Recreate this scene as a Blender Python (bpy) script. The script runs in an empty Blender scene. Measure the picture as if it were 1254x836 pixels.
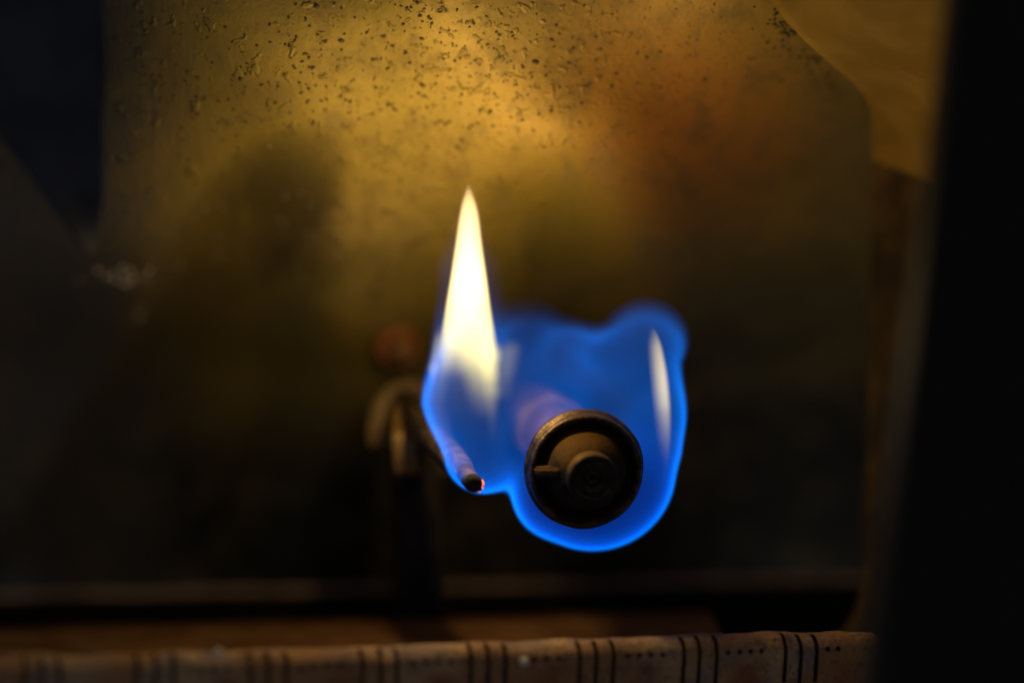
import bpy, bmesh, math, random
import numpy as np
from mathutils import Vector, Matrix, noise as mnoise

# ------------------------------------------------------------------ camera
SC = bpy.context.scene
COL = SC.collection
R = math.radians
D = 0.40                       # distance to the plane in focus (metres)
PX = 0.00011                   # one photograph pixel at that distance
W0, H0 = 1254.0, 836.0
PITCH = R(12)
FWD = Vector((0, math.cos(PITCH), -math.sin(PITCH)))
UPV = Vector((0, math.sin(PITCH), math.cos(PITCH)))
RGT = Vector((1, 0, 0))
TARGET = Vector((0, 0, 0.06))
CAMLOC = TARGET - FWD * D

cam_data = bpy.data.cameras.new("camera")
cam = bpy.data.objects.new("camera", cam_data)
COL.objects.link(cam)
cam.location = CAMLOC
cam.rotation_euler = (R(90) - PITCH, 0, 0)
cam_data.sensor_width = 36
cam_data.lens = 36 * D / (W0 * PX)
cam_data.clip_start = 0.01
cam_data.clip_end = 20
cam_data.dof.use_dof = True
cam_data.dof.focus_distance = D + 0.003
cam_data.dof.aperture_fstop = 5.2
SC.camera = cam

# ------------------------------------------------------------------ world: a dark room, faintly cool
world = bpy.data.worlds.new("World")
SC.world = world
world.use_nodes = True
bg = world.node_tree.nodes["Background"]
bg.inputs[0].default_value = (0.92, 0.90, 0.96, 1)
bg.inputs[1].default_value = 0.075

SC.view_settings.view_transform = 'Standard'
SC.view_settings.look = 'None'
SC.view_settings.exposure = 0
SC.view_settings.gamma = 1
SC.view_settings.use_curve_mapping = False
SC.cycles.use_denoising = True
SC.cycles.sample_clamp_indirect = 3.0
SC.cycles.volume_step_rate = 1.0
SC.cycles.volume_max_steps = 64
SC.cycles.max_bounces = 4
SC.cycles.diffuse_bounces = 2
SC.cycles.glossy_bounces = 2
SC.cycles.volume_bounces = 0
SC.cycles.transparent_max_bounces = 16

rng = random.Random(7)


def at(px, py, d=D):
    """world point seen at a photograph pixel, d metres in front of the lens"""
    k = PX * d / D
    return CAMLOC + FWD * d + RGT * ((px - W0 / 2) * k) - UPV * ((py - H0 / 2) * k)


def atY(px, py, Y):
    """world point seen at a photograph pixel on the upright plane y = Y"""
    v = at(px, py, 1.0) - CAMLOC
    return CAMLOC + v * ((Y - CAMLOC.y) / v.y)


def ss(x, a, b):
    t = np.clip((x - a) / (b - a), 0, 1)
    return t * t * (3 - 2 * t)


# ------------------------------------------------------------------ node helpers
class S:
    """a node socket with arithmetic"""
    nt = None

    def __init__(self, s): self.s = s

    @staticmethod
    def put(inp, v):
        if isinstance(v, S): S.nt.links.new(v.s, inp)
        else: inp.default_value = v

    @staticmethod
    def op(o, a, b=None, c=None):
        n = S.nt.nodes.new('ShaderNodeMath'); n.operation = o
        S.put(n.inputs[0], a)
        if b is not None: S.put(n.inputs[1], b)
        if c is not None: S.put(n.inputs[2], c)
        return S(n.outputs[0])

    def __add__(s, o): return S.op('ADD', s, o)
    __radd__ = __add__
    def __sub__(s, o): return S.op('SUBTRACT', s, o)
    def __rsub__(s, o): return S.op('SUBTRACT', o, s)
    def __mul__(s, o): return S.op('MULTIPLY', s, o)
    __rmul__ = __mul__
    def __truediv__(s, o): return S.op('DIVIDE', s, o)
    def __rtruediv__(s, o): return S.op('DIVIDE', o, s)


def s_clamp(x):
    n = S.nt.nodes.new('ShaderNodeClamp'); S.put(n.inputs[0], x); return S(n.outputs[0])


def s_ss(x, a, b, lo=0.0, hi=1.0):
    n = S.nt.nodes.new('ShaderNodeMapRange'); n.interpolation_type = 'SMOOTHSTEP'
    if a > b: a, b, lo, hi = b, a, hi, lo
    S.put(n.inputs[0], x)
    n.inputs[1].default_value = a; n.inputs[2].default_value = b
    n.inputs[3].default_value = lo; n.inputs[4].default_value = hi
    return S(n.outputs[0])


def s_exp(x): return S.op('EXPONENT', x)


def s_gauss(x): return s_exp(-1.0 * (x * x))


def s_noise(vec, scale, detail=3.0, rough=0.55, distort=0.0):
    n = S.nt.nodes.new('ShaderNodeTexNoise')
    S.put(n.inputs['Vector'], vec)
    n.inputs['Scale'].default_value = scale
    n.inputs['Detail'].default_value = detail
    n.inputs['Roughness'].default_value = rough
    n.inputs['Distortion'].default_value = distort
    return S(n.outputs[0])


def s_mix(fac, a, b):
    n = S.nt.nodes.new('ShaderNodeMix'); n.data_type = 'RGBA'
    S.put(n.inputs[0], fac)
    for i, v in ((6, a), (7, b)):
        if isinstance(v, S): S.nt.links.new(v.s, n.inputs[i])
        else: n.inputs[i].default_value = (*v, 1)
    return S(n.outputs[2])


def s_coord(which='Object', obj=None):
    n = S.nt.nodes.new('ShaderNodeTexCoord')
    if obj is not None: n.object = obj
    return S(n.outputs[which])


def s_xyz(v):
    n = S.nt.nodes.new('ShaderNodeSeparateXYZ'); S.put(n.inputs[0], v)
    return S(n.outputs[0]), S(n.outputs[1]), S(n.outputs[2])


def s_comb(x, y, z):
    n = S.nt.nodes.new('ShaderNodeCombineXYZ')
    for i, v in enumerate((x, y, z)): S.put(n.inputs[i], v)
    return S(n.outputs[0])


def new_mat(name):
    m = bpy.data.materials.new(name); m.use_nodes = True
    S.nt = m.node_tree
    b = m.node_tree.nodes.get('Principled BSDF')
    return m, b


def set_bump(b, h, strength=0.3, dist=0.0003):
    n = S.nt.nodes.new('ShaderNodeBump')
    n.inputs['Strength'].default_value = strength
    n.inputs['Distance'].default_value = dist
    S.put(n.inputs['Height'], h)
    S.nt.links.new(n.outputs[0], b.inputs['Normal'])


# ------------------------------------------------------------------ materials
def mat_wall():
    m, b = new_mat('heat tinted sheet metal')
    g = s_coord('Generated')      # replaced by a UV map laid over the sheet (u right, v down, in sheet units)
    n = S.nt.nodes.new('ShaderNodeUVMap'); n.uv_map = 'sheet'
    uv = S(n.outputs[0])
    x, y, z = s_xyz(uv)
    cloud = s_noise(uv, 26, 5, .65, .5)
    big = s_noise(uv, 3.2, 3, .5, .4)
    mid = s_noise(uv, 9, 4, .6, .6)
    fine = s_noise(uv, 60, 4, .6)
    speck = s_noise(uv, 150, 2, .6)
    brass = s_mix(s_ss(big, .38, .62), (0.52, 0.37, 0.05), (0.68, 0.48, 0.11))
    c = s_mix(s_ss(mid, .45, .7) * .55, brass, (0.33, 0.26, 0.05))           # olive tarnish
    # oxide blotch (orange brown heat tint)
    ox = s_gauss(s_comb_len(x - .672 + (mid - .5) * .10, y - .13 + (big - .5) * .12, .125, .12))
    c = s_mix(ox * .92, c, (0.70, 0.25, 0.02))
    # olive blotch beside the flame tip
    ol = s_gauss(s_comb_len(x - .545 + (mid - .5) * .1, y - .21 + (big - .5) * .1, .075, .08))
    c = s_mix(ol * .9, c, (0.20, 0.145, 0.008))
    diag_shade = s_gauss(s_comb_len(x - .252 + (mid - .5) * .04 + (y - .205) * .54, y - .215 + (big - .5) * .05, .075, .10))  # diagonal shade at left, painted as a darker olive patch
    c = s_mix(s_ss(diag_shade, .30, .55) * .55, c, (0.22, 0.17, 0.04))
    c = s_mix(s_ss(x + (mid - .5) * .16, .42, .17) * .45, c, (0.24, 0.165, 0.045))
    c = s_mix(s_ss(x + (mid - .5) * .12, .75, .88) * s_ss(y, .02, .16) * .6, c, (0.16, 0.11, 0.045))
    # soot under a ragged edge, bent to paint dimness and the lower left glow
    soot_shade_edge = y - .32 + (big - .5) * .22 + (mid - .5) * .12 - s_ss(x, .5, .25) * .03 + s_gauss((x - .58) / .12) * .05 - s_gauss(s_comb_len(x - .36, y - .25, .06, .06)) * .05 - s_gauss(s_comb_len(x - .305, y - .31, .05, .035)) * .10
    soot = s_ss(soot_shade_edge, -.13, .12)  # soot together with the painted dimness
    soot_shade_c = s_mix(s_ss(cloud, .42, .66), (0.018, 0.018, 0.018), (0.05, 0.05, 0.048))
    c = s_mix(soot * .95, c, soot_shade_c)
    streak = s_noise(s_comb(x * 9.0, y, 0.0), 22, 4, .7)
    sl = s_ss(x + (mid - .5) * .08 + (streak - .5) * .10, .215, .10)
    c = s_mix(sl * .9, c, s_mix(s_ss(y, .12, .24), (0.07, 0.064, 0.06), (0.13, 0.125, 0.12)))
    # fine dirt
    c = s_mix(s_ss(cloud, .46, .68) * .5, c, (0.24, 0.17, 0.05))
    c = s_mix(s_ss(speck, .60, .70) * s_ss(mid, .38, .56) * .6, c, (0.08, 0.058, 0.025))
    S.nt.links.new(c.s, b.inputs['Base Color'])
    b.inputs['Metallic'].default_value = 0.25
    S.put(b.inputs['Roughness'], .5 + fine * .25)
    blist = s_ss(s_noise(uv, 110, 2, .5), .60, .72) * s_ss(big, .42, .6)
    blist2 = s_ss(s_noise(uv, 62, 3, .5, .3), .60, .70) * s_ss(x, .62, .45)
    set_bump(b, fine * .5 + speck * .3 + blist * 1.2 + blist2 * 1.1, .65, .0004)
    return m


def s_comb_len(dx, dy, sx, sy):
    a = dx / sx; c = dy / sy
    return S.op('SQRT', a * a + c * c)


def mat_metal(name, base, alt, scale=400, rough=.6, metallic=.3, dust=None, dust_amt=.8, bump=.4):
    m, b = new_mat(name)
    o = s_coord('Object')
    n1 = s_noise(o, scale, 4, .6, .3)
    n2 = s_noise(o, scale * 4, 3, .6)
    c = s_mix(s_ss(n1, .38, .64), base, alt)
    if dust:
        geo = S.nt.nodes.new('ShaderNodeNewGeometry')
        nx, ny, nz = s_xyz(S(geo.outputs['Normal']))
        d = s_ss(nz + (n2 - .5) * .9 + (n1 - .5) * .9, .12, .85)
        c = s_mix(d * dust_amt, c, dust)
    S.nt.links.new(c.s, b.inputs['Base Color'])
    b.inputs['Metallic'].default_value = metallic
    if metallic < .25: b.inputs['Specular IOR Level'].default_value = .12
    S.put(b.inputs['Roughness'], rough + (n2 - .5) * .3)
    set_bump(b, n1 * .5 + n2 * .5, bump, .00025)
    return m


def mat_plain(name, base, rough=.6, metallic=0.0):
    m, b = new_mat(name)
    o = s_coord('Object')
    n = s_noise(o, 300, 3, .6)
    k = .6
    c = s_mix(n, tuple(v * k for v in base), tuple(v * (2 - k) for v in base))
    S.nt.links.new(c.s, b.inputs['Base Color'])
    b.inputs['Roughness'].default_value = rough
    b.inputs['Metallic'].default_value = metallic
    b.inputs['Specular IOR Level'].default_value = .25
    return m


def mat_tube():
    """scaled steel of the slotted burner with rust blotches"""
    m, b = new_mat('rusty scaled steel')
    o = s_coord('Object')
    x, y, z = s_xyz(o)
    n1 = s_noise(o, 180, 4, .6, .3)
    n2 = s_noise(o, 1400, 3, .6)
    n3 = s_noise(o, 90, 2, .5)
    c = s_mix(s_ss(n1, .35, .65), (0.28, 0.195, 0.15), (0.56, 0.35, 0.17))
    # rust that runs down from below each row of holes
    ph = S.op('FRACT', (x + (n1 - .5) * .004) / .0140 + .5) - .5
    blot = s_gauss(ph / .17) * s_ss(z + (n1 - .5) * .004, -.0015, -.0040) * s_ss(n3, .30, .5)
    c = s_mix(blot * .95, c, (0.20, 0.05, 0.018))
    c = s_mix(s_ss(n3 + (n2 - .5) * .3 + x * 1.2, .50, .68) * .7, c, (0.30, 0.13, 0.04))
    c = s_mix(s_ss(n2, .55, .68) * .7, c, (0.06, 0.04, 0.03))
    c = s_mix(s_ss(s_noise(o, 420, 4, .7), .55, .70) * .65, c, (0.10, 0.055, 0.03))
    S.nt.links.new(c.s, b.inputs['Base Color'])
    b.inputs['Roughness'].default_value = .8
    b.inputs['Metallic'].default_value = .1
    set_bump(b, n1 * .5 + n2 * .5, 1.0, .0004)
    return m


# ------------------------------------------------------------------ object helpers
def link(name, me, mat=None, parent=None, smooth=True):
    o = bpy.data.objects.new(name, me); COL.objects.link(o)
    if mat: me.materials.clear(); me.materials.append(mat)
    if smooth:
        for p in me.polygons: p.use_smooth = True
    if parent: o.parent = parent
    return o


def empty(name, loc=(0, 0, 0)):
    o = bpy.data.objects.new(name, None); COL.objects.link(o)
    o.location = loc; o.empty_display_size = .005
    return o


def tag(o, label, cat, group=None):
    o['label'] = label; o['category'] = cat
    if group: o['group'] = group


def mesh_from(name, v, f):
    me = bpy.data.meshes.new(name); me.from_pydata([tuple(p) for p in v], [], f)
    me.update(); return me


def frame_to(axis):
    """rotation taking local +Y onto axis, local Z kept as upright as possible"""
    y = axis.normalized(); x = y.cross(Vector((0, 0, 1))).normalized(); z = x.cross(y)
    return Matrix((x, y, z)).transposed()


def lathe(name, prof, n=96, wob=0.0, seed=0):
    """prof: (radius, y) turned about the Y axis, open ended"""
    v, f = [], []
    for i, (r, y) in enumerate(prof):
        for k in range(n):
            a = 2 * math.pi * k / n
            rr = r
            if wob: rr += wob * mnoise.noise(Vector((math.cos(a) * 2.5 + seed, math.sin(a) * 2.5, i * .3)))
            v.append((rr * math.cos(a), y, rr * math.sin(a)))
    for i in range(len(prof) - 1):
        for k in range(n):
            f.append((i * n + k, i * n + (k + 1) % n, (i + 1) * n + (k + 1) % n, (i + 1) * n + k))
    if prof[-1][0] < 1e-6 or True:
        c = len(v); v.append((0, prof[-1][1], 0))
        for k in range(n): f.append(((len(prof) - 1) * n + k, (len(prof) - 1) * n + (k + 1) % n, c))
    return mesh_from(name, v, f)


def tube(name, pts, rad, n=24, cap=True):
    """swept tube through points with a radius each"""
    v, f = [], []
    for i, p in enumerate(pts):
        t = (pts[min(i + 1, len(pts) - 1)] - pts[max(i - 1, 0)]).normalized()
        x = t.cross(Vector((0, 0, 1)))
        x = x.normalized() if x.length > 1e-4 else Vector((1, 0, 0))
        z = x.cross(t)
        for k in range(n):
            a = 2 * math.pi * k / n
            v.append(p + (x * math.cos(a) + z * math.sin(a)) * rad[i])
    for i in range(len(pts) - 1):
        for k in range(n):
            f.append((i * n + k, i * n + (k + 1) % n, (i + 1) * n + (k + 1) % n, (i + 1) * n + k))
    if cap:
        f.append(tuple(range(n))[::-1]); f.append(tuple(range((len(pts) - 1) * n, len(pts) * n)))
    return mesh_from(name, v, f)


def autosmooth(o, ang=35):
    m = o.modifiers.new('edge', 'EDGE_SPLIT'); m.split_angle = R(ang)


def bake(o):
    """replace an object's mesh by its evaluated mesh"""
    dg = bpy.context.evaluated_depsgraph_get(); dg.update()
    me = bpy.data.meshes.new_from_object(o.evaluated_get(dg))
    o.modifiers.clear(); o.data = me


# ================================================================== THE SETTING
WX0, WX1, WY0, WY1 = -260., 1420., -260., 735.


def wall_depth(x, y):
    """how far the bent back sheet lies behind the lens (arrays of photograph pixels)"""
    yy = np.linspace(-400, 1000, 281)
    dd = np.interp(yy, [-300, 0, 170, 300, 430, 735], [.398, .4065, .417, .438, .472, .506])
    dd = np.convolve(np.pad(dd, 12, mode='edge'), np.hanning(25) / np.hanning(25).sum(), 'valid')
    d = np.interp(y, yy, dd)
    d = d + .040 * ss(x, 740, 1080) * ss(y, -60, 260)
    # left edge folds away
    d = d + .010 * ss(x, 190, -60)
    # pressed facet with a diagonal crease
    side = x - (265 - (y - 190) * .54)
    d = d + .016 * ss(side, -10, 60) * ss(y, 150, 260) * (1 - ss(x, 300, 430))
    # shallow dents of the thin sheet
    d = d + .0022 * np.sin(x / 97. + .6) * np.sin(y / 71. + 1.1) + .0016 * np.sin(x / 53. - y / 88.)
    d = d - .006 * np.exp(-((x - 385) / 70) ** 2 - ((y - 395) / 40) ** 2)
    return d


def build_wall():
    nx, ny = 280, 170
    xs = np.linspace(WX0, WX1, nx); ys = np.linspace(WY0, WY1, ny)
    X, Y = np.meshgrid(xs, ys)
    Dp = wall_depth(X, Y)
    v = [at(X[j, i], Y[j, i], Dp[j, i]) for j in range(ny) for i in range(nx)]
    f = [(j * nx + i, (j + 1) * nx + i, (j + 1) * nx + i + 1, j * nx + i + 1) for j in range(ny - 1) for i in range(nx - 1)]
    me = mesh_from('back_wall', v, f)
    uv = me.uv_layers.new(name='sheet')
    XY = np.stack([X.ravel() / W0, Y.ravel() / W0], 1)
    for lp in me.loops:
        uv.data[lp.index].uv = XY[lp.vertex_index]
    o = link('back_wall', me, mat_wall())
    o['kind'] = 'structure'
    m = o.modifiers.new('thick', 'SOLIDIFY'); m.thickness = .0012; m.offset = -1
    return o


wall = build_wall()


def wall_point(px, py, lift=0.0):
    d = float(wall_depth(np.array(px), np.array(py)))
    p = at(px, py, d)
    px_ = at(px + 3, py, float(wall_depth(np.array(px + 3.), np.array(py))))
    py_ = at(px, py + 3, float(wall_depth(np.array(px), np.array(py + 3.))))
    n = (py_ - p).cross(px_ - p).normalized()
    if n.dot(FWD) > 0: n = -n
    return p + n * lift, n


M_RUSTPLATE = mat_metal('rust brown plate', (0.15, 0.066, 0.022), (0.22, 0.11, 0.038), 120, .75, .1)
M_DARKPLATE = mat_metal('near black iron plate', (0.012, 0.010, 0.009), (0.02, 0.015, 0.012), 150, .7, .2)

# main burner line: horizontal, nearer at the left
BL, BR = at(0, 800, .370), at(1045, 767, .402)
BZ = (BL.z + BR.z) / 2
BAX = (BR - BL).normalized()
BBACK = Vector((-BAX.y, BAX.x, 0)).normalized()          # level, away from the viewer
BUP = BAX.cross(BBACK)


def row_point(px, py, z):
    v = at(px, py, 1.0) - CAMLOC
    return CAMLOC + v * ((z - CAMLOC.z) / v.z)


def strip(name, corners, mat, th=.0012, n=40):
    a, b, c, d_ = corners            # near left, near right, far right, far left
    v, f = [], []
    m = 6
    for j in range(m + 1):
        for i in range(n + 1):
            u, w = i / n, j / m
            p = (a.lerp(b, u)).lerp(d_.lerp(c, u), w)
            p = p + Vector((0, 0, .0002 * mnoise.noise(p * 140)))
            v.append(p)
    for j in range(m):
        for i in range(n):
            q = j * (n + 1) + i
            f.append((q, q + 1, q + n + 2, q + n + 1))
    o = link(name, mesh_from(name, v, f), mat)
    md = o.modifiers.new('thick', 'SOLIDIFY'); md.thickness = th; md.offset = -1
    return o


la, lb = at(-200, 850, .402), at(905, 823, .410)
lc, ld = at(870, 746, .450), at(-200, 772, .445)
ledge = strip('floor', (la, lb, lc, ld), M_RUSTPLATE); ledge['kind'] = 'structure'
# trough floor behind the ledge, lower
ta, tb = at(-260, 840, .440) - UPV * .004, at(1250, 800, .445) - UPV * .004
tc, td = at(1300, 760, .52), at(-300, 770, .52)
trough = strip('trough_floor', (ta, tb, tc, td), M_DARKPLATE); trough['kind'] = 'structure'

# folded lip along the foot of the back sheet
lipA, lipB = at(-260, 731, .478), at(1250, 700, .492)


def build_lip():
    n = 80
    prof = [(.0012, -.016), (.0010, -.0012), (0, -.0010), (.0001, -.0002), (.0008, 0), (.0022, -.0003), (.0030, -.004), (.004, -.016)]
    v, f = [], []
    for i in range(n + 1):
        p = lipA.lerp(lipB, i / n)
        w = .0003 * mnoise.noise(Vector((i * .2, 0, 0)))
        for (b, z) in prof: v.append(p + FWD * b + UPV * (z + w))
    k = len(prof)
    for i in range(n):
        for j in range(k - 1):
            f.append((i * k + j, (i + 1) * k + j, (i + 1) * k + j + 1, i * k + j + 1))
    o = link('wall_foot_lip', mesh_from('lip', v, f), mat_metal('dull lip metal', (0.24, 0.17, 0.13), (0.40, 0.29, 0.23), 200, .6, .1))
    o.data.materials.append(M_DARKPLATE)
    for i_, p in enumerate(o.data.polygons): p.material_index = 0 if i_ % (k - 1) in (1, 2, 3, 4) else 1  # light crest, near black flanks: the shaded gap is painted in
    o['kind'] = 'structure'
    return o


build_lip()


# dark tapering sheet added for the dark wedge, top left
def build_wedge():
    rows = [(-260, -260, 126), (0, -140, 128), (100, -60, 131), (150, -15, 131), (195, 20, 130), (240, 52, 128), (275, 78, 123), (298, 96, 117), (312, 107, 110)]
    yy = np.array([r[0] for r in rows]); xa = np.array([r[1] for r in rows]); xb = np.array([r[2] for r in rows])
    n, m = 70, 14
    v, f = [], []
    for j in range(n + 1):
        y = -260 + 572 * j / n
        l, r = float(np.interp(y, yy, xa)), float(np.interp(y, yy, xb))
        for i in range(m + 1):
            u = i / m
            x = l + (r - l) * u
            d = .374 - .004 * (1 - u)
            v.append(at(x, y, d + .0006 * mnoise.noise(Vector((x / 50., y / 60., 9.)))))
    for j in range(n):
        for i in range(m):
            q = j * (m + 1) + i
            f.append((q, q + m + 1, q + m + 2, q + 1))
    o = link('dark_wedge', mesh_from('wedge', v, f), mat_metal('blue black wedge', (0.04, 0.043, 0.058), (0.06, 0.064, 0.082), 90, .9, 0.0))
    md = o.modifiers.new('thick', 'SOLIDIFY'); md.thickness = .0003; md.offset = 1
    tag(o, 'added dark bluish wedge tapering to a point in the top left corner', 'metal plate')


build_wedge()


# right hand side sheets: two overlapping folded plates
def side_sheet(name, y0, y1, slant0, slant1, lift, mat):
    pts = [(-260, 790), (-100, 868), (0, 944), (25, 962), (50, 985), (75, 1013), (100, 1044), (118, 1060), (140, 1068), (300, 1067), (500, 1064), (690, 1062), (745, 1052), (780, 1030), (900, 1000)]
    ys = np.array([p[0] for p in pts]); xs = np.array([p[1] for p in pts])
    v, f = [], []
    n, m = 90, 24
    for j in range(n + 1):
        for i in range(m + 1):
            w = j / n; u = i / m
            # seam slants: height depends on the distance across the plate
            yy = (y0 + slant0 * u) * (1 - w) + (y1 + slant1 * u) * w
            xl = float(np.interp(yy, ys, xs)); xr = 1260
            x = xl + (xr - xl) * u
            dl = min(.446, float(wall_depth(np.array(xl), np.array(yy))) - .007)
            dr = .378 + .080 * float(ss(np.array(yy), 60, 560))
            d = dl + (dr - dl) * (u ** 1.25) - lift
            d += .0012 * mnoise.noise(Vector((x / 60., yy / 90., 3.)))
            v.append(at(x, yy, d))
    for j in range(n):
        for i in range(m):
            q = j * (m + 1) + i
            f.append((q, q + m + 1, q + m + 2, q + 1))
    o = link(name, mesh_from(name, v, f), mat)
    md = o.modifiers.new('thick', 'SOLIDIFY'); md.thickness = .001; md.offset = -1
    return o


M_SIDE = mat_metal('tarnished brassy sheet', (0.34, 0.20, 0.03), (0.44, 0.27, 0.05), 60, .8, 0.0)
M_SIDE2 = mat_metal('dark brassy sheet', (0.045, 0.03, 0.013), (0.16, 0.095, 0.03), 45, .85, 0.0)  # darker tone for the lower sheet
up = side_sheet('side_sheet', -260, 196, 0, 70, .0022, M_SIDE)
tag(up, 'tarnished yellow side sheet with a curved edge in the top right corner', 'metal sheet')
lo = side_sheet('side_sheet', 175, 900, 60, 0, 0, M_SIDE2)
tag(lo, 'dark upright side sheet below the slanted seam, next to the black frame', 'metal sheet')


# black door frame close to the lens on the right
def build_frame():
    d = .325
    a, b = at(1186, -120, d), at(1055, 960, d)
    v, f = [], []
    bm = bmesh.new()
    back = .012
    ring = []
    for p in (a, b):
        q = [p, p + RGT * .06, p + RGT * .06 + FWD * back, p + FWD * back]
        ring.append([bm.verts.new(w) for w in q])
    for k in range(4):
        bm.faces.new((ring[0][k], ring[0][(k + 1) % 4], ring[1][(k + 1) % 4], ring[1][k]))
    bm.faces.new(ring[0][::-1]); bm.faces.new(ring[1])
    bmesh.ops.recalc_face_normals(bm, faces=bm.faces)
    bmesh.ops.bevel(bm, geom=[e for e in bm.edges if e.calc_length() > .05], offset=.0015, segments=4, affect='EDGES', profile=.5)
    me = bpy.data.meshes.new('frame'); bm.to_mesh(me); bm.free()
    o = link('door_frame', me, mat_plain('black enamel', (.008, .008, .009), .7))
    tag(o, 'black upright frame bar blurred along the right edge', 'frame')


build_frame()


# ================================================================== SLOTTED MAIN BURNER
def build_burner():
    L = (BR - BL).length
    origin = BL.copy()
    root = empty('slotted_burner', origin)
    rot = Matrix((BAX, BBACK, BUP)).transposed()
    root.rotation_euler = rot.to_euler()
    tag(root, 'long rusty steel burner bar with triple slots and pin holes along the bottom', 'burner')
    # cross section (y back, z up), z = 0 at the crown
    sec = []
    def arc(cy, cz, r, a0, a1, n):
        for i in range(n + 1):
            a = R(a0 + (a1 - a0) * i / n); sec.append((cy + r * math.cos(a), cz + r * math.sin(a)))
    arc(-.0028, -.0022, .0022, 186, 90, 9)     # front shoulder
    arc(-.0016, -.0022, .0022, 90, 0, 6)
    arc(-.0018, -.0150, .0022, 0, -90, 5)
    arc(-.0030, -.0150, .0022, -90, -176, 5)
    n = 420
    x0, x1 = -.035, L + .0022
    v, f = [], []
    k = len(sec)
    for i in range(n + 1):
        x = x0 + (x1 - x0) * i / n
        for (y, z) in sec:
            w = mnoise.noise(Vector((x * 160, y * 160, z * 160))) * .00035 + mnoise.noise(Vector((x * 45, 1.7, z * 30))) * .00042 + mnoise.noise(Vector((x * 700, y * 700, z * 700))) * .00010
            v.append((x, y, z + w))
    for i in range(n):
        for j in range(k):
            f.append((i * k + j, i * k + (j + 1) % k, (i + 1) * k + (j + 1) % k, (i + 1) * k + j))
    f.append(tuple(range(k))); f.append(tuple(range(n * k, n * k + k))[::-1])
    me = mesh_from('burner_bar', v, f)
    bar = link('burner_bar', me, mat_tube(), root)
    # cutters: slots over the shoulder and the rows of pin holes
    cb = bmesh.new()

    def to_x(px, py=790):
        v = at(px, py, 1.0) - CAMLOC
        c = BL - BBACK * .0045
        t = (c - CAMLOC).dot(BBACK) / v.dot(BBACK)
        return (CAMLOC + v * t - BL).dot(BAX)

    groups = [(28, 47, 70), (165, 187, 210), (303, 325, 347), (440, 463, 483), (573, 594, 615), (706, 726, 747), (833, 852, 873), (957, 976, 995)]
    starts = []
    for g in groups:
        for gx in g:
            x = to_x(gx + 4, 800); starts.append(x)
            w = .00030
            # wedge cutting the front shoulder: box from above the crown down 6 mm
            z0 = -.0058 - rng.uniform(0, .0004)
            q = []
            for (yy, zz) in ((-.0075, .0014), (-.0019, .0014), (-.0026, z0), (-.0075, z0)):
                sk = (yy + .004) * .05
                q.append([(x - w + sk, yy, zz), (x + w + sk, yy, zz)])
            vv = [[cb.verts.new(p) for p in r] for r in q]
            for a in range(4):
                b2 = (a + 1) % 4
                cb.faces.new((vv[a][0], vv[a][1], vv[b2][1], vv[b2][0]))
            cb.faces.new([vv[a][0] for a in range(4)][::-1]); cb.faces.new([vv[a][1] for a in range(4)])
    holes = [(232, 247, 262, 279), (369, 385, 400, 417), (506, 522, 537, 552), (639, 654, 669, 684), (768, 783, 797, 811), (891, 905, 918, 931), (1012, 1025)]
    for h in holes:
        for hx in h:
            x = to_x(hx, 795) + rng.uniform(-1, 1) * .00004
            bmesh.ops.create_cone(cb, cap_ends=True, segments=10, radius1=.00036, radius2=.00036, depth=.005,
                                  matrix=Matrix.Translation((x, -.0050, -.00135)) @ Matrix.Rotation(R(60), 4, 'X'))
    bmesh.ops.recalc_face_normals(cb, faces=cb.faces)
    cm = bpy.data.meshes.new('cut'); cb.to_mesh(cm); cb.free()
    cut = bpy.data.objects.new('cut', cm); COL.objects.link(cut)
    cut.parent = root
    md = bar.modifiers.new('cut', 'BOOLEAN'); md.object = cut; md.operation = 'DIFFERENCE'; md.solver = 'EXACT'
    bake(bar)
    bpy.data.objects.remove(cut)
    autosmooth(bar, 40)
    return root


build_burner()


def grain(name, p, r, mat, label, seed):
    bm = bmesh.new()
    bmesh.ops.create_icosphere(bm, subdivisions=2, radius=r)
    for v in bm.verts:
        v.co *= 1 + .25 * mnoise.noise(v.co / r * 1.3 + Vector((seed, 0, 0)))
    me = bpy.data.meshes.new(name); bm.to_mesh(me); bm.free()
    o = link(name, me, mat); o.location = p
    tag(o, label, 'grit')
    return o


M_GRIT = mat_plain('pale mineral grit', (.78, .70, .58), .35)


def on_burner(px, py):
    c = BL + Vector((0, 0, -.0022)) - BBACK * .0054
    v = at(px, py, 1.0) - CAMLOC
    t = (c - CAMLOC).dot(BBACK) / v.dot(BBACK)
    return CAMLOC + v * t


g1 = grain('grit_grain', on_burner(642, 809), .00062, M_GRIT, 'pale round grain stuck on the burner bar beneath the pin holes', 3)
g2 = grain('grit_grain', on_burner(267, 798), .00060, M_GRIT, 'blurred pale grain on the left stretch of the burner bar', 9)

# ================================================================== PILOT BURNER
HEADC = at(718, 577, D)                       # centre of the rim plane
AX = (at(668, 522, .438) - at(718, 577, D)).normalized()   # into the appliance
ROT = frame_to(AX)
pilot = empty('pilot_burner', HEADC)
pilot.rotation_euler = ROT.to_euler()
tag(pilot, 'round sooty pilot burner head with central hub inside the blue flame', 'burner')
M_HEAD = mat_metal('sooty cast head', (0.014, 0.012, 0.011), (0.075, 0.055, 0.042), 700, .42, .6, dust=(0.22, 0.13, 0.06), dust_amt=.4, bump=.9)
M_DISH = mat_metal('dusty dish', (0.010, 0.008, 0.007), (0.02, 0.015, 0.011), 500, .8, .1, dust=(0.075, 0.036, 0.006), dust_amt=.95, bump=1.0)
M_HUB = mat_metal('dark hub', (0.012, 0.011, 0.010), (0.028, 0.023, 0.019), 600, .6, .2, dust=(0.14, 0.08, 0.025), dust_amt=.8)
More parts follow.
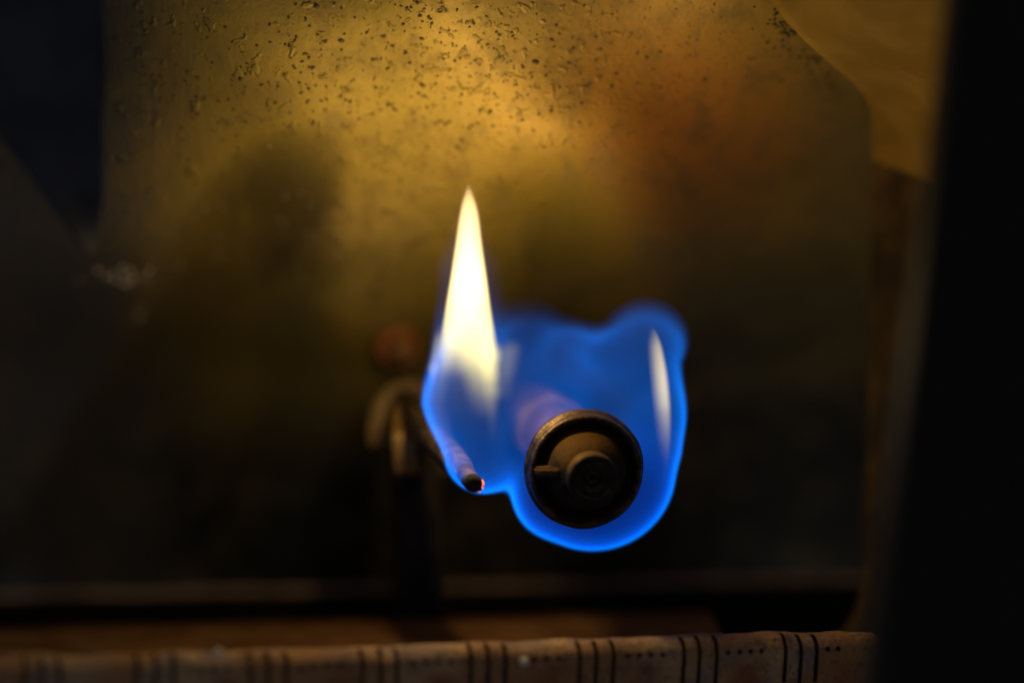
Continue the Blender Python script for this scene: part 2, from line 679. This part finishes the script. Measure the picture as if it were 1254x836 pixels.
M_TUBE = mat_metal('coppery pilot tube', (0.20, 0.10, 0.06), (0.30, 0.18, 0.11), 200, .5, .3)
p_ = PX


def rp(*a): return [(r * p_, y * p_) for r, y in a]


rim = link('rim', lathe('rim', rp((58, 30), (58, 14), (60.5, 5), (63.5, 1.0), (65.5, 0), (68, .6), (69.5, 3), (69.8, 8), (69.5, 11), (71.5, 13), (74, 15), (74.8, 19), (74, 24), (66, 27), (64, 60), (60, 90)), 128, .9 * p_, 2), M_HEAD, pilot)
autosmooth(rim, 50)
dish = link('dish', lathe('dish', rp((58.6, 14), (57.5, 17), (55, 15), (52, 8), (48, -4), (44, -15), (39, -25), (33, -33), (28, -36)), 96, 1.2 * p_, 5), M_DISH, pilot)
hub = link('hub', lathe('hub', rp((31, -20), (31.5, -44), (31, -52), (29.5, -55.5), (27, -56.5), (23, -55.5), (21.5, -54), (20, -55), (15, -55), (13.5, -53), (12, -53), (10.8, -50), (10.4, -42)), 96, .4 * p_, 8), M_HUB, pilot)
hole = link('jet', lathe('jet', rp((10.2, -48), (9, -50), (6, -50.5), (4, -49), (3, -42)), 48), M_HUB, hub)
# spoke with a broad dusty top, from the rim to the hub
bm = bmesh.new()
bmesh.ops.create_cube(bm, size=1)
for v in bm.verts:
    sx = v.co.x
    v.co = Vector(((-48 + sx * 33) * p_, ((6 if sx < 0 else -12) + v.co.y * (24 if sx < 0 else 40)) * p_, (2 + v.co.z * (12 if sx < 0 else 18)) * p_))
bmesh.ops.bevel(bm, geom=list(bm.edges), offset=2.2 * p_, segments=3, affect='EDGES')
bmesh.ops.subdivide_edges(bm, edges=list(bm.edges), cuts=2, use_grid_fill=True)
for v in bm.verts: v.co += Vector((0, 0, 1)) * mnoise.noise(v.co * 900) * 1.5 * p_
me = bpy.data.meshes.new('spoke'); bm.to_mesh(me); bm.free()
link('spoke', me, M_DISH, pilot)
# supply tube behind the head
tp = [Vector((0, .0085, 0)), Vector((0, .016, 0)), Vector((0, .026, .0003)), Vector((0, .04, .0006)), Vector((0, .060, .0002))]
link('supply_tube', tube('tube', tp, [58 * p_, 44 * p_, 40 * p_, 40 * p_, 40 * p_], 40), M_TUBE, pilot)
# collar nut on the tube
bm = bmesh.new()
bmesh.ops.create_cone(bm, cap_ends=True, segments=6, radius1=50 * p_, radius2=50 * p_, depth=.007, matrix=Matrix.Translation((0, .036, .0005)) @ Matrix.Rotation(R(90), 4, 'X'))
bmesh.ops.bevel(bm, geom=list(bm.edges), offset=.0005, segments=2, affect='EDGES')
me = bpy.data.meshes.new('nut'); bm.to_mesh(me); bm.free()
link('collar_nut', me, M_TUBE, pilot, smooth=False)

# ================================================================== THERMOCOUPLE AND ITS CLIP
M_ROD = mat_metal('oxidised probe', (0.07, 0.05, 0.036), (0.17, 0.12, 0.085), 500, .55, .4)
M_CLIP = mat_metal('brassy clip', (0.12, 0.075, 0.025), (0.25, 0.15, 0.045), 160, .5, .4)
M_BLACK = mat_metal('black bracket', (0.018, 0.016, 0.015), (0.03, 0.026, 0.022), 200, .6, .2)
M_BOLT = mat_metal('red brown bolt', (0.26, 0.085, 0.025), (0.36, 0.13, 0.045), 200, .6, .2)

tc_tip = at(581, 593, .3972)
tc_dir = (at(497, 497, .444) - tc_tip).normalized()
tc = empty('thermocouple', tc_tip)
tag(tc, 'thin oxidised metal probe with a glowing tip at the left foot of the flame', 'thermocouple')
tc.rotation_euler = frame_to(tc_dir).to_euler()
rod_prof = [(6.5, .5), (9.4, 2.5), (10.2, 6), (10.8, 14), (11.5, 40), (13.5, 60), (16.5, 90), (18, 130), (18.5, 240), (18, 460)]
rod = link('rod', lathe('rod', rp(*rod_prof), 40, .5 * p_, 4), M_ROD, tc)
M_TIP = mat_metal('burnt tip', (0.02, 0.015, 0.012), (0.04, 0.03, 0.02), 700, .7, .2)
tip = link('tip', lathe('tip', rp((9.8, 15), (11.1, 10), (11, 3), (9.8, -.8), (6.5, -2.2), (3, -2.4)), 36, .7 * p_, 1), M_TIP, tc)
# glowing rim on the flame side of the tip
mg, b = new_mat('glowing red hot edge')
b.inputs['Base Color'].default_value = (.08, .02, .01, 1)
b.inputs['Roughness'].default_value = .7
o_ = s_coord('Object')
hot = s_ss(s_noise(o_, 1500, 2, .6), .42, .60)
S.put(b.inputs['Emission Strength'], hot * 2.2)
b.inputs['Emission Color'].default_value = (1.0, .20, .06, 1)
arc_pts = []
for i in range(13):
    a = R(38 - i * 9)
    arc_pts.append(Vector((11.0 * p_ * math.cos(a), (.0 + 1.2 * math.sin(i)) * p_, 11.0 * p_ * math.sin(a))))
link('hot_edge', tube('hot', arc_pts, [1.0 * p_ * (.5 + .5 * math.sin(math.pi * i / 12)) + .00003 for i in range(13)], 8), mg, tc)

# clip and bracket behind, blurred
br = empty('clip_bracket', at(512, 800, .446))
tag(br, 'blurred brassy clip on a dark upright post left of the flame', 'bracket')


def loc(o, p): return p - o.location


# post
bm = bmesh.new()
top, bot = at(508, 560, .447), at(514, 830, .447)
bmesh.ops.create_cube(bm, size=1)
for v in bm.verts:
    c = top if v.co.z > 0 else bot
    wd = (34 if v.co.z > 0 else 36) * p_
    v.co = loc(br, c + RGT * v.co.x * 2 * wd + FWD * (v.co.y + .5) * .003)
bmesh.ops.bevel(bm, geom=list(bm.edges), offset=.0006, segments=3, affect='EDGES')
me = bpy.data.meshes.new('post'); bm.to_mesh(me); bm.free()
link('post', me, M_BLACK, br)


def band(name, pts, width, th, mat, parent, dirv):
    """bent strip of metal along points"""
    v, f = [], []
    n = len(pts)
    for i, p in enumerate(pts):
        t = (pts[min(i + 1, n - 1)] - pts[max(i - 1, 0)]).normalized()
        nn = dirv.cross(t).normalized()
        for (a, c) in ((-1, -1), (1, -1), (1, 1), (-1, 1)):
            v.append(loc(parent, p + dirv * a * width / 2 + nn * c * th / 2))
    for i in range(n - 1):
        for k in range(4):
            f.append((i * 4 + k, i * 4 + (k + 1) % 4, (i + 1) * 4 + (k + 1) % 4, (i + 1) * 4 + k))
    f.append((3, 2, 1, 0)); f.append(((n - 1) * 4, (n - 1) * 4 + 1, (n - 1) * 4 + 2, (n - 1) * 4 + 3))
    o = link(name, mesh_from(name, v, f), mat, parent)
    md = o.modifiers.new('bev', 'BEVEL'); md.width = .0003; md.segments = 2
    autosmooth(o, 40)
    return o


# arched clip strap over the probe
strap = [at(x, y, d) for x, y, d in ((464, 545, .452), (463, 522, .452), (468, 498, .452), (481, 481, .453), (500, 474, .454), (520, 480, .455), (532, 498, .456), (537, 525, .456), (540, 588, .456))]
band('strap', strap, .008, .0030, M_CLIP, br, FWD)
# inner tongue that grips the probe
tongue = [at(x, y, d) for x, y, d in ((497, 577, .437), (495, 560, .436), (493, 535, .436), (494, 508, .439), (500, 488, .446))]
band('tongue', tongue, .0034, .0022, M_CLIP, br, RGT.lerp(FWD, .15).normalized())
base = [at(x, y, d) for x, y, d in ((500, 578, 0.448), (520, 584, 0.450), (552, 586, 0.454))]
band('foot', base, .006, .0022, M_BLACK, br, FWD)

# bolt on the wall behind
boltc = at(487, 424, .462)
bolt = empty('wall_bolt', boltc)
bolt.rotation_euler = ROT.to_euler()
tag(bolt, 'blurred red brown round bolt head behind the top of the clip', 'bolt')
link('washer', lathe('washer', rp((8, 90), (29, 88), (31, 8), (29.5, 3), (26, 1), (12, 0)), 48), M_BOLT, bolt)
link('stud', lathe('stud', rp((12.5, 2), (13, -44), (11, -50), (4, -52)), 32), M_CLIP, bolt)

# ================================================================== FLAME
YF = HEADC.y + 8 * p_      # upright plane through the middle of the flame
YB = 76 * p_                                 # the right lobe stands this much further back
SQ = .52                                      # flame depth against width


def fp(px, py):
    p = atY(px, py, YF + YB * float(ss(np.array(px), 605., 690.))); return np.array((p.x, p.z))


KF = (fp(727, 400)[0] - fp(627, 400)[0]) / 100   # metres per pixel on that plane

# rounded cones: (px, py, radius px) -> (px, py, radius px)
ENV = [((726, 575, 104), (740, 507, 102)), ((740, 507, 102), (790, 419, 53)),
       ((593, 556, 50), (586, 488, 66)), ((586, 488, 66), (573, 330, 31)), ((573, 330, 31), (573, 232, 7)),
       ((650, 530, 60), (692, 445, 56)), ((622, 480, 58), (640, 418, 50))]
CORE_OUT = [(226, 572, 573.5), (240, 567, 579), (260, 562, 584.5), (300, 556, 589.5), (340, 550, 595), (380, 543, 600.5), (410, 537.5, 606), (440, 532, 610.5), (470, 528, 612), (500, 526, 610), (525, 528, 606)]
DARK = [((560, 418, 1), (557, 465, 18)), ((557, 465, 18), (561, 545, 36))]
LEFT = [((541, 395, 7), (531, 450, 6)), ((531, 450, 6), (528, 500, 3.5))]
STRIPE = [((590, 395, 12), (598, 435, 17)), ((598, 435, 17), (602, 480, 12)), ((602, 480, 12), (603, 535, 6))]
WISP = [((622, 432, 12), (616, 480, 9))]
CRES_OUT = [(397, 798, .8), (410, 803, 5), (440, 809.5, 9), (480, 815, 10), (520, 818, 9), (550, 818.5, 6.5), (582, 817, 2)]
CRES = [((c0, r0, w0), (c1, r1, w1)) for (r0, c0, w0), (r1, c1, w1) in zip(CRES_OUT[:-1], CRES_OUT[1:])]


def y_shift(x): return YB * ss(x, float(fp(605, 500)[0]), float(fp(690, 500)[0]))


def np_field(prims, x, y, z, k=0.0):
    out = None
    y = y - y_shift(x)
    for (a, b) in prims:
        pa, pb = fp(*a[:2]), fp(*b[:2]); ra, rb = a[2] * KF, b[2] * KF
        ab = pb - pa
        t = np.clip(((x - pa[0]) * ab[0] + (z - pa[1]) * ab[1]) / ab.dot(ab), 0, 1)
        dx = x - pa[0] - t * ab[0]; dz = z - pa[1] - t * ab[1]
        f = ra + (rb - ra) * t - np.sqrt(dx * dx + dz * dz + ((y - YF) / SQ) ** 2)
        if out is None: out = f
        elif k:
            h = np.maximum(k - abs(out - f), 0) / k
            out = np.maximum(out, f) + h ** 3 * k / 6
        else: out = np.maximum(out, f)
    return out


def s_field(prims, x, y, z, k=0.0, sq=SQ):
    out = None
    yy = y / sq
    yy2 = yy * yy
    for (a, b) in prims:
        pa, pb = fp(*a[:2]), fp(*b[:2]); ra, rb = a[2] * KF, b[2] * KF
        ab = pb - pa; q = ab.dot(ab)
        px_ = x - float(pa[0]); pz_ = z - float(pa[1])
        t = s_clamp(px_ * float(ab[0] / q) + pz_ * float(ab[1] / q))
        dx = px_ - t * float(ab[0]); dz = pz_ - t * float(ab[1])
        f = (t * float(rb - ra) + float(ra)) - S.op('SQRT', dx * dx + dz * dz + yy2)
        if out is None: out = f
        elif k: out = S.op('SMOOTH_MAX', out, f, k)
        else: out = S.op('MAXIMUM', out, f)
    return out


def surface_nets(fn, lo, hi, h):
    """closed mesh of fn = 0 (fn > 0 inside)"""
    n = np.ceil((np.array(hi) - lo) / h).astype(int) + 1
    ax = [lo[i] + h * np.arange(n[i]) for i in range(3)]
    G = fn(*np.meshgrid(*ax, indexing='ij'))
    ins = G > 0
    corners = [(i, j, k) for i in (0, 1) for j in (0, 1) for k in (0, 1)]
    sh = tuple(n - 1)
    cnt = np.zeros(sh); acc = np.zeros(sh + (3,))
    edges = [(a, b) for a in corners for b in corners if sum(b) - sum(a) == 1 and all(q >= p for p, q in zip(a, b))]
    def sub(A, c): return A[c[0]:c[0] + sh[0], c[1]:c[1] + sh[1], c[2]:c[2] + sh[2]]
    for a, b in edges:
        ga, gb = sub(G, a), sub(G, b)
        m = (ga > 0) != (gb > 0)
        t = np.where(m, ga / np.where(m, ga - gb, 1), 0)
        cnt += m
        for i in range(3): acc[..., i] += m * (a[i] + t * (b[i] - a[i]))
    cell = cnt > 0
    idx = -np.ones(sh, int); idx[cell] = np.arange(cell.sum())
    base = np.stack(np.nonzero(cell), 1)
    V = np.array(lo) + h * (base + acc[cell] / cnt[cell][:, None])
    F = []
    for axis in range(3):
        o1, o2 = (axis + 1) % 3, (axis + 2) % 3
        sl0 = [slice(None)] * 3; sl1 = [slice(None)] * 3
        sl0[axis] = slice(0, -1); sl1[axis] = slice(1, None)
        A, B = ins[tuple(sl0)], ins[tuple(sl1)]
        for P in np.argwhere(A != B):
            if P[o1] == 0 or P[o2] == 0 or P[o1] >= sh[o1] or P[o2] >= sh[o2]: continue
            q = []
            for d1, d2 in ((0, 0), (-1, 0), (-1, -1), (0, -1)):
                c = P.copy(); c[o1] += d1; c[o2] += d2
                q.append(int(idx[tuple(c)]))
            if A[tuple(P)]: q = q
            else: q = q[::-1]
            F.append(q)
    return V, F


flame_loc = Vector((float(fp(628, 606)[0]), YF, float(fp(628, 606)[1])))
flame = empty('flame', flame_loc)
tag(flame, 'two lobed blue gas flame with a tall yellow white tongue around the pilot burner', 'flame')


def vol_object(name, prims, grow, h, k, mat):
    pts = [fp(*q[:2]) for s in prims for q in s]; rm = max(q[2] for s in prims for q in s) * KF + grow
    lo = np.array((min(p[0] for p in pts) - rm, YF - rm * SQ - h * 2, min(p[1] for p in pts) - rm)) - 2 * h
    hi = np.array((max(p[0] for p in pts) + rm, YF + YB + rm * SQ + h * 2, max(p[1] for p in pts) + rm)) + 2 * h
    V, F = surface_nets(lambda x, y, z: np_field(prims, x, y, z, k) + grow, lo, hi, h)
    me = mesh_from(name, [Vector(v) - flame_loc for v in V], F)
    return link(name, me, mat, flame)


def zrow(py, px=640): return float(fp(px, py)[1])


def vol_mat(name):
    m = bpy.data.materials.new(name); m.use_nodes = True
    nt = m.node_tree; nt.nodes.clear(); S.nt = nt
    out = nt.nodes.new('ShaderNodeOutputMaterial')
    em = nt.nodes.new('ShaderNodeEmission')
    nt.links.new(em.outputs[0], out.inputs['Volume'])
    g = nt.nodes.new('ShaderNodeNewGeometry')
    x, y, z = s_xyz(S(g.outputs['Position']))
    return m, em, x, y - YF - s_ss(x, float(fp(605, 500)[0]), float(fp(690, 500)[0]), 0.0, YB), z, S(g.outputs['Position'])


def curve_z(z, pts, px=640):
    """piecewise smooth function of height given at photograph rows"""
    n = S.nt.nodes.new('ShaderNodeFloatCurve')
    zmin, zmax = zrow(690, px), zrow(200, px)
    c = n.mapping.curves[0]
    vm = max(v for _, v in pts)
    loc_ = sorted(((zrow(r, px) - zmin) / (zmax - zmin), v / vm) for r, v in pts)
    while len(c.points) < len(loc_): c.points.new(.5, .5)
    for p, (a, b) in zip(c.points, loc_): p.location = (a, b); p.handle_type = 'AUTO_CLAMPED'
    n.mapping.update()
    S.put(n.inputs[1], (z - zmin) / (zmax - zmin))
    return S(n.outputs[0]) * vm


ENVK = 26 * KF
m, em, x, y, z, P = vol_mat('blue gas flame')
f = s_field(ENV, x, y, z, ENVK)
s = curve_z(z, [(690, 3.0), (600, 3.1), (500, 4.2), (440, 7), (395, 17), (345, 26), (290, 17), (200, 9)]) * KF
amp = curve_z(z, [(690, 1.0), (610, 1.0), (560, .95), (500, .95), (430, .95), (390, .78), (355, .36), (310, .24), (240, .16), (200, .06)])
q = f / s
rim_amp = curve_z(z, [(690, 1.0), (600, .95), (540, .75), (480, .55), (430, .33), (390, .17), (330, .14), (270, .12), (200, .06)])
side_amp = s_ss(x, float(fp(600, 500)[0]), float(fp(660, 500)[0]), 1.8, 1.0)
tail = s_exp(S.op('MAXIMUM', q - 1.0, 0.0) * -.30) * s_ss(q, 0.0, 1.6)
face = s_ss(S.op('ABSOLUTE', y), 7 * KF, 32 * KF, 1.0, .38)      # the sheet thins towards the near and far side
shell = (s_gauss(q - 1.0) * 430.0 * face * s_ss(q, -1.0, .6) * side_amp + tail * 36.0) * rim_amp
inner = s_ss(q, 0.0, 3.5) * 11.5
nz = s_noise(s_comb(x, y, z * .55), 120, 2, .5, .6)
inner = inner * s_ss(nz, .28, .70, .35, 1.6) * s_ss(z, zrow(640), zrow(520), .12, 1.0) * s_ss(x, float(fp(600, 500)[0]), float(fp(690, 500)[0]), .26, 1.75)
gx = s_gauss((x - float(fp(668, 400)[0])) / (75 * KF))
thin = 1.0 - gx * s_ss(z, zrow(440), zrow(372)) * .86
bx = (x - float(fp(712, 437)[0])) / (26 * KF); bz = (z - float(fp(712, 437)[1]) + (x - float(fp(712, 437)[0])) * .6) / (13 * KF)
patch = s_exp(-1.0 * (bx * bx + bz * bz))
S.put(em.inputs['Strength'], (shell + inner + patch * 14.0) * amp * thin)
deep = s_ss(q, .4, 2.6)
up_ = s_ss(z, zrow(650), zrow(490))
col = s_mix(deep, (0.0, 0.20, 1.0), s_mix(up_, (0.0, 0.022, 0.95), (0.0, 0.17, 0.9)))
S.nt.links.new(col.s, em.inputs['Color'])
m.cycles.volume_step_rate = .8
vol_object('blue_envelope', ENV, 4.5 * KF, 2.4 * KF, ENVK, m)

# luminous soot tongue
m, em, x, y, z, P = vol_mat('yellow soot flame')
cx = curve_z(z, [(r, (a + b) / 2 - 500) for r, a, b in CORE_OUT], 573) * KF + float(fp(500, 400)[0])
wx = curve_z(z, [(r, (b - a) / 2) for r, a, b in CORE_OUT], 573) * KF
dx_ = x - cx
f = wx - S.op('SQRT', dx_ * dx_ + (y / SQ) * (y / SQ))
fd = s_field(DARK, x, y, z, 10 * KF, SQ * 4)
fs = s_field(STRIPE, x, y, z, 10 * KF)
fw = s_field(WISP, x, y, z, 6 * KF)
soft = curve_z(z, [(530, 16), (460, 14), (420, 8), (380, 5), (300, 4.5), (200, 4)], 573) * KF
e = s_clamp((f + 1.5 * KF) / soft)
e = e * e * (3.0 - 2.0 * e)
dark = s_ss(fd, -16 * KF, 15 * KF) * s_ss(z, zrow(398, 573), zrow(472, 573))
fade = curve_z(z, [(540, 0), (520, 0.0), (500, .015), (475, .055), (445, .15), (415, .29), (385, .52), (350, .9), (330, 1), (300, 1), (200, .85)], 573)
sf = curve_z(z, [(550, 0), (530, .06), (500, .22), (470, .6), (440, 1), (415, .7), (390, .2), (370, 0), (200, 0)], 573)
body = e * fade * (1.0 - dark * .94)
st = s_ss(fs, -3 * KF, 14 * KF) * sf * .36
fl = s_field(LEFT, x, y, z, 8 * KF, SQ * 2)
lf = s_ss(fl, -3 * KF, 6 * KF) * curve_z(z, [(510, 0), (490, .03), (465, .12), (440, .25), (415, .2), (390, 0), (200, 0)], 573) * .55
wi = s_ss(fw, -10 * KF, 14 * KF) * sf * .075
S.put(em.inputs['Strength'], (body + st + wi + lf) * 1500.0)
low_ = s_ss(z, zrow(330, 573), zrow(430, 573))
c_ = s_mix(low_, (1.0, .70, .30), (1.0, .84, .24))
S.nt.links.new(c_.s, em.inputs['Color'])
m.cycles.volume_step_rate = .5
HULL = [((r0, (a0 + b0) / 2, (b0 - a0) / 2), (r1, (a1 + b1) / 2, (b1 - a1) / 2)) for (r0, a0, b0), (r1, a1, b1) in zip(CORE_OUT[:-1], CORE_OUT[1:])]
HULL = [((p[1], p[0], p[2]), (q[1], q[0], q[2])) for p, q in HULL]
vol_object('yellow_tongue', HULL + STRIPE + LEFT + [((x0, y0, r0 + 8), (x1, y1, r1 + 8)) for (x0, y0, r0), (x1, y1, r1) in WISP], 3 * KF, 2.0 * KF, 10 * KF, m)

# small luminous crescent in the right lobe
m, em, x, y, z, P = vol_mat('pale crescent flame')
cx = curve_z(z, [(r, c - 700) for r, c, w in CRES_OUT], 812) * KF + float(fp(700, 480)[0])
wx = curve_z(z, [(r, w) for r, c, w in CRES_OUT], 812) * KF
dx_ = x - cx
dx_ = S.op('MAXIMUM', dx_, 0.0) * 1.5 + S.op('MAXIMUM', -1.0 * dx_, 0.0) * .6
f = wx - S.op('SQRT', dx_ * dx_ + (y / SQ) * (y / SQ))
amp = curve_z(z, [(600, 0), (582, .02), (550, .16), (510, .5), (455, 1), (415, .8), (398, .15), (380, 0)], 810)
S.put(em.inputs['Strength'], s_ss(f, -2 * KF, 10 * KF) * amp * 1050.0)
em.inputs['Color'].default_value = (1.0, .80, .30, 1)
m.cycles.volume_step_rate = .5
vol_object('pale_crescent', CRES, 8 * KF, 1.6 * KF, 4 * KF, m)

# the light the tongue gives off: small lamps inside its white heart
for (px, py, w) in ((573, 300, .0095), (572, 350, .0143), (574, 400, .0128)):
    ld_ = bpy.data.lights.new('flame_light', 'POINT')
    ld_.energy = w
    ld_.color = (1.0, .68, .24)
    ld_.shadow_soft_size = 9 * KF
    o = bpy.data.objects.new('flame_light', ld_); COL.objects.link(o)
    o.parent = flame
    pp = fp(px, py)
    o.location = Vector((float(pp[0]), YF, float(pp[1]))) - flame_loc

# ================================================================== DIRT ON THE SHEET
def flecks(name, spots, mat, label, cat, flat=.4):
    bm = bmesh.new()
    for (px, py, r) in spots:
        p, n = wall_point(px, py, 0)
        q = n.to_track_quat('Z', 'Y').to_matrix().to_4x4()
        mtx = Matrix.Translation(p + n * r * PX * .15) @ q @ Matrix.Rotation(rng.uniform(0, 6.28), 4, 'Z') @ Matrix.Diagonal((r * PX * rng.uniform(.8, 1.5), r * PX * rng.uniform(.7, 1.0), r * PX * flat, 1))
        ret = bmesh.ops.create_icosphere(bm, subdivisions=1, radius=1, matrix=mtx)
        for v in ret['verts']:
            v.co = p + (v.co - p) * (1 + rng.uniform(-.25, .25))
    me = bpy.data.meshes.new(name); bm.to_mesh(me); bm.free()
    o = link(name, me, mat)
    tag(o, label, cat); o['kind'] = 'stuff'
    return o


spots = []
def scatter(cx, cy, sx, sy, n, r0, r1):
    for _ in range(n):
        spots.append((rng.gauss(cx, sx), rng.gauss(cy, sy), r0 + (r1 - r0) * rng.random() ** 3))
scatter(385, 60, 20, 60, 221, .6, 3.4)
scatter(300, 120, 60, 50, 156, .6, 3.4)
scatter(540, 70, 90, 50, 364, .6, 3.4)
scatter(520, 20, 40, 22, 70, .8, 4)
scatter(630, 90, 80, 50, 70, 1.2, 4.5)
scatter(560, 150, 90, 55, 160, .8, 3.6)
scatter(430, 170, 90, 60, 110, .8, 3.2)
scatter(840, 60, 110, 50, 195, .6, 3.4)
scatter(178, 160, 16, 90, 260, .8, 3)
scatter(250, 160, 60, 70, 50, 1.0, 3.5)
scatter(980, 60, 25, 35, 25, 1.5, 6)
for _ in range(70):
    t = rng.random()
    ex, ey = 952 + 95 * t, 8 + 100 * t + 8 * math.sin(3 * t)
    o_ = abs(rng.gauss(0, 13)) + 3
    spots.append((ex - o_ * .8, ey + o_ * .7, rng.uniform(2, 7)))
spots += [(418, 50, 8), (388, 8, 9), (457, 73, 6), (475, 84, 5), (517, 104, 7), (655, 76, 9), (640, 82, 6), (497, 65, 6), (383, 83, 6), (295, 97, 6), (243, 140, 5), (288, 192, 5), (268, 150, 4), (155, 140, 4), (640, 147, 5), (600, 137, 6), (588, 135, 5), (612, 220, 5), (566, 172, 6), (560, 180, 5)]
spots = [(a, b, r * .8 if r < 3 else 2.4 + (r - 3) * .3) for a, b, r in spots]
flecks('soot_flecks', spots, mat_plain('soot', (.17, .115, .042), .8), 'scattered dark soot flecks on the upper part of the golden sheet', 'soot')
pale = [(rng.gauss(150, 22), rng.gauss(340, 8), rng.uniform(1.5, 4)) for _ in range(34)] + [(170, 386, 4.5), (171, 378, 3), (345, 270, 3), (219, 325, 2.5), (330, 180, 2), (368, 235, 2)]
pale += [(1017, 722, 4.5)]
pale += [(rng.gauss(360, 60), rng.gauss(300, 30), rng.uniform(1, 2.6)) for _ in range(22)]
flecks('pale_grit', pale, M_GRIT, 'tiny pale grit clinging to the dim middle of the sheet', 'grit', .8)
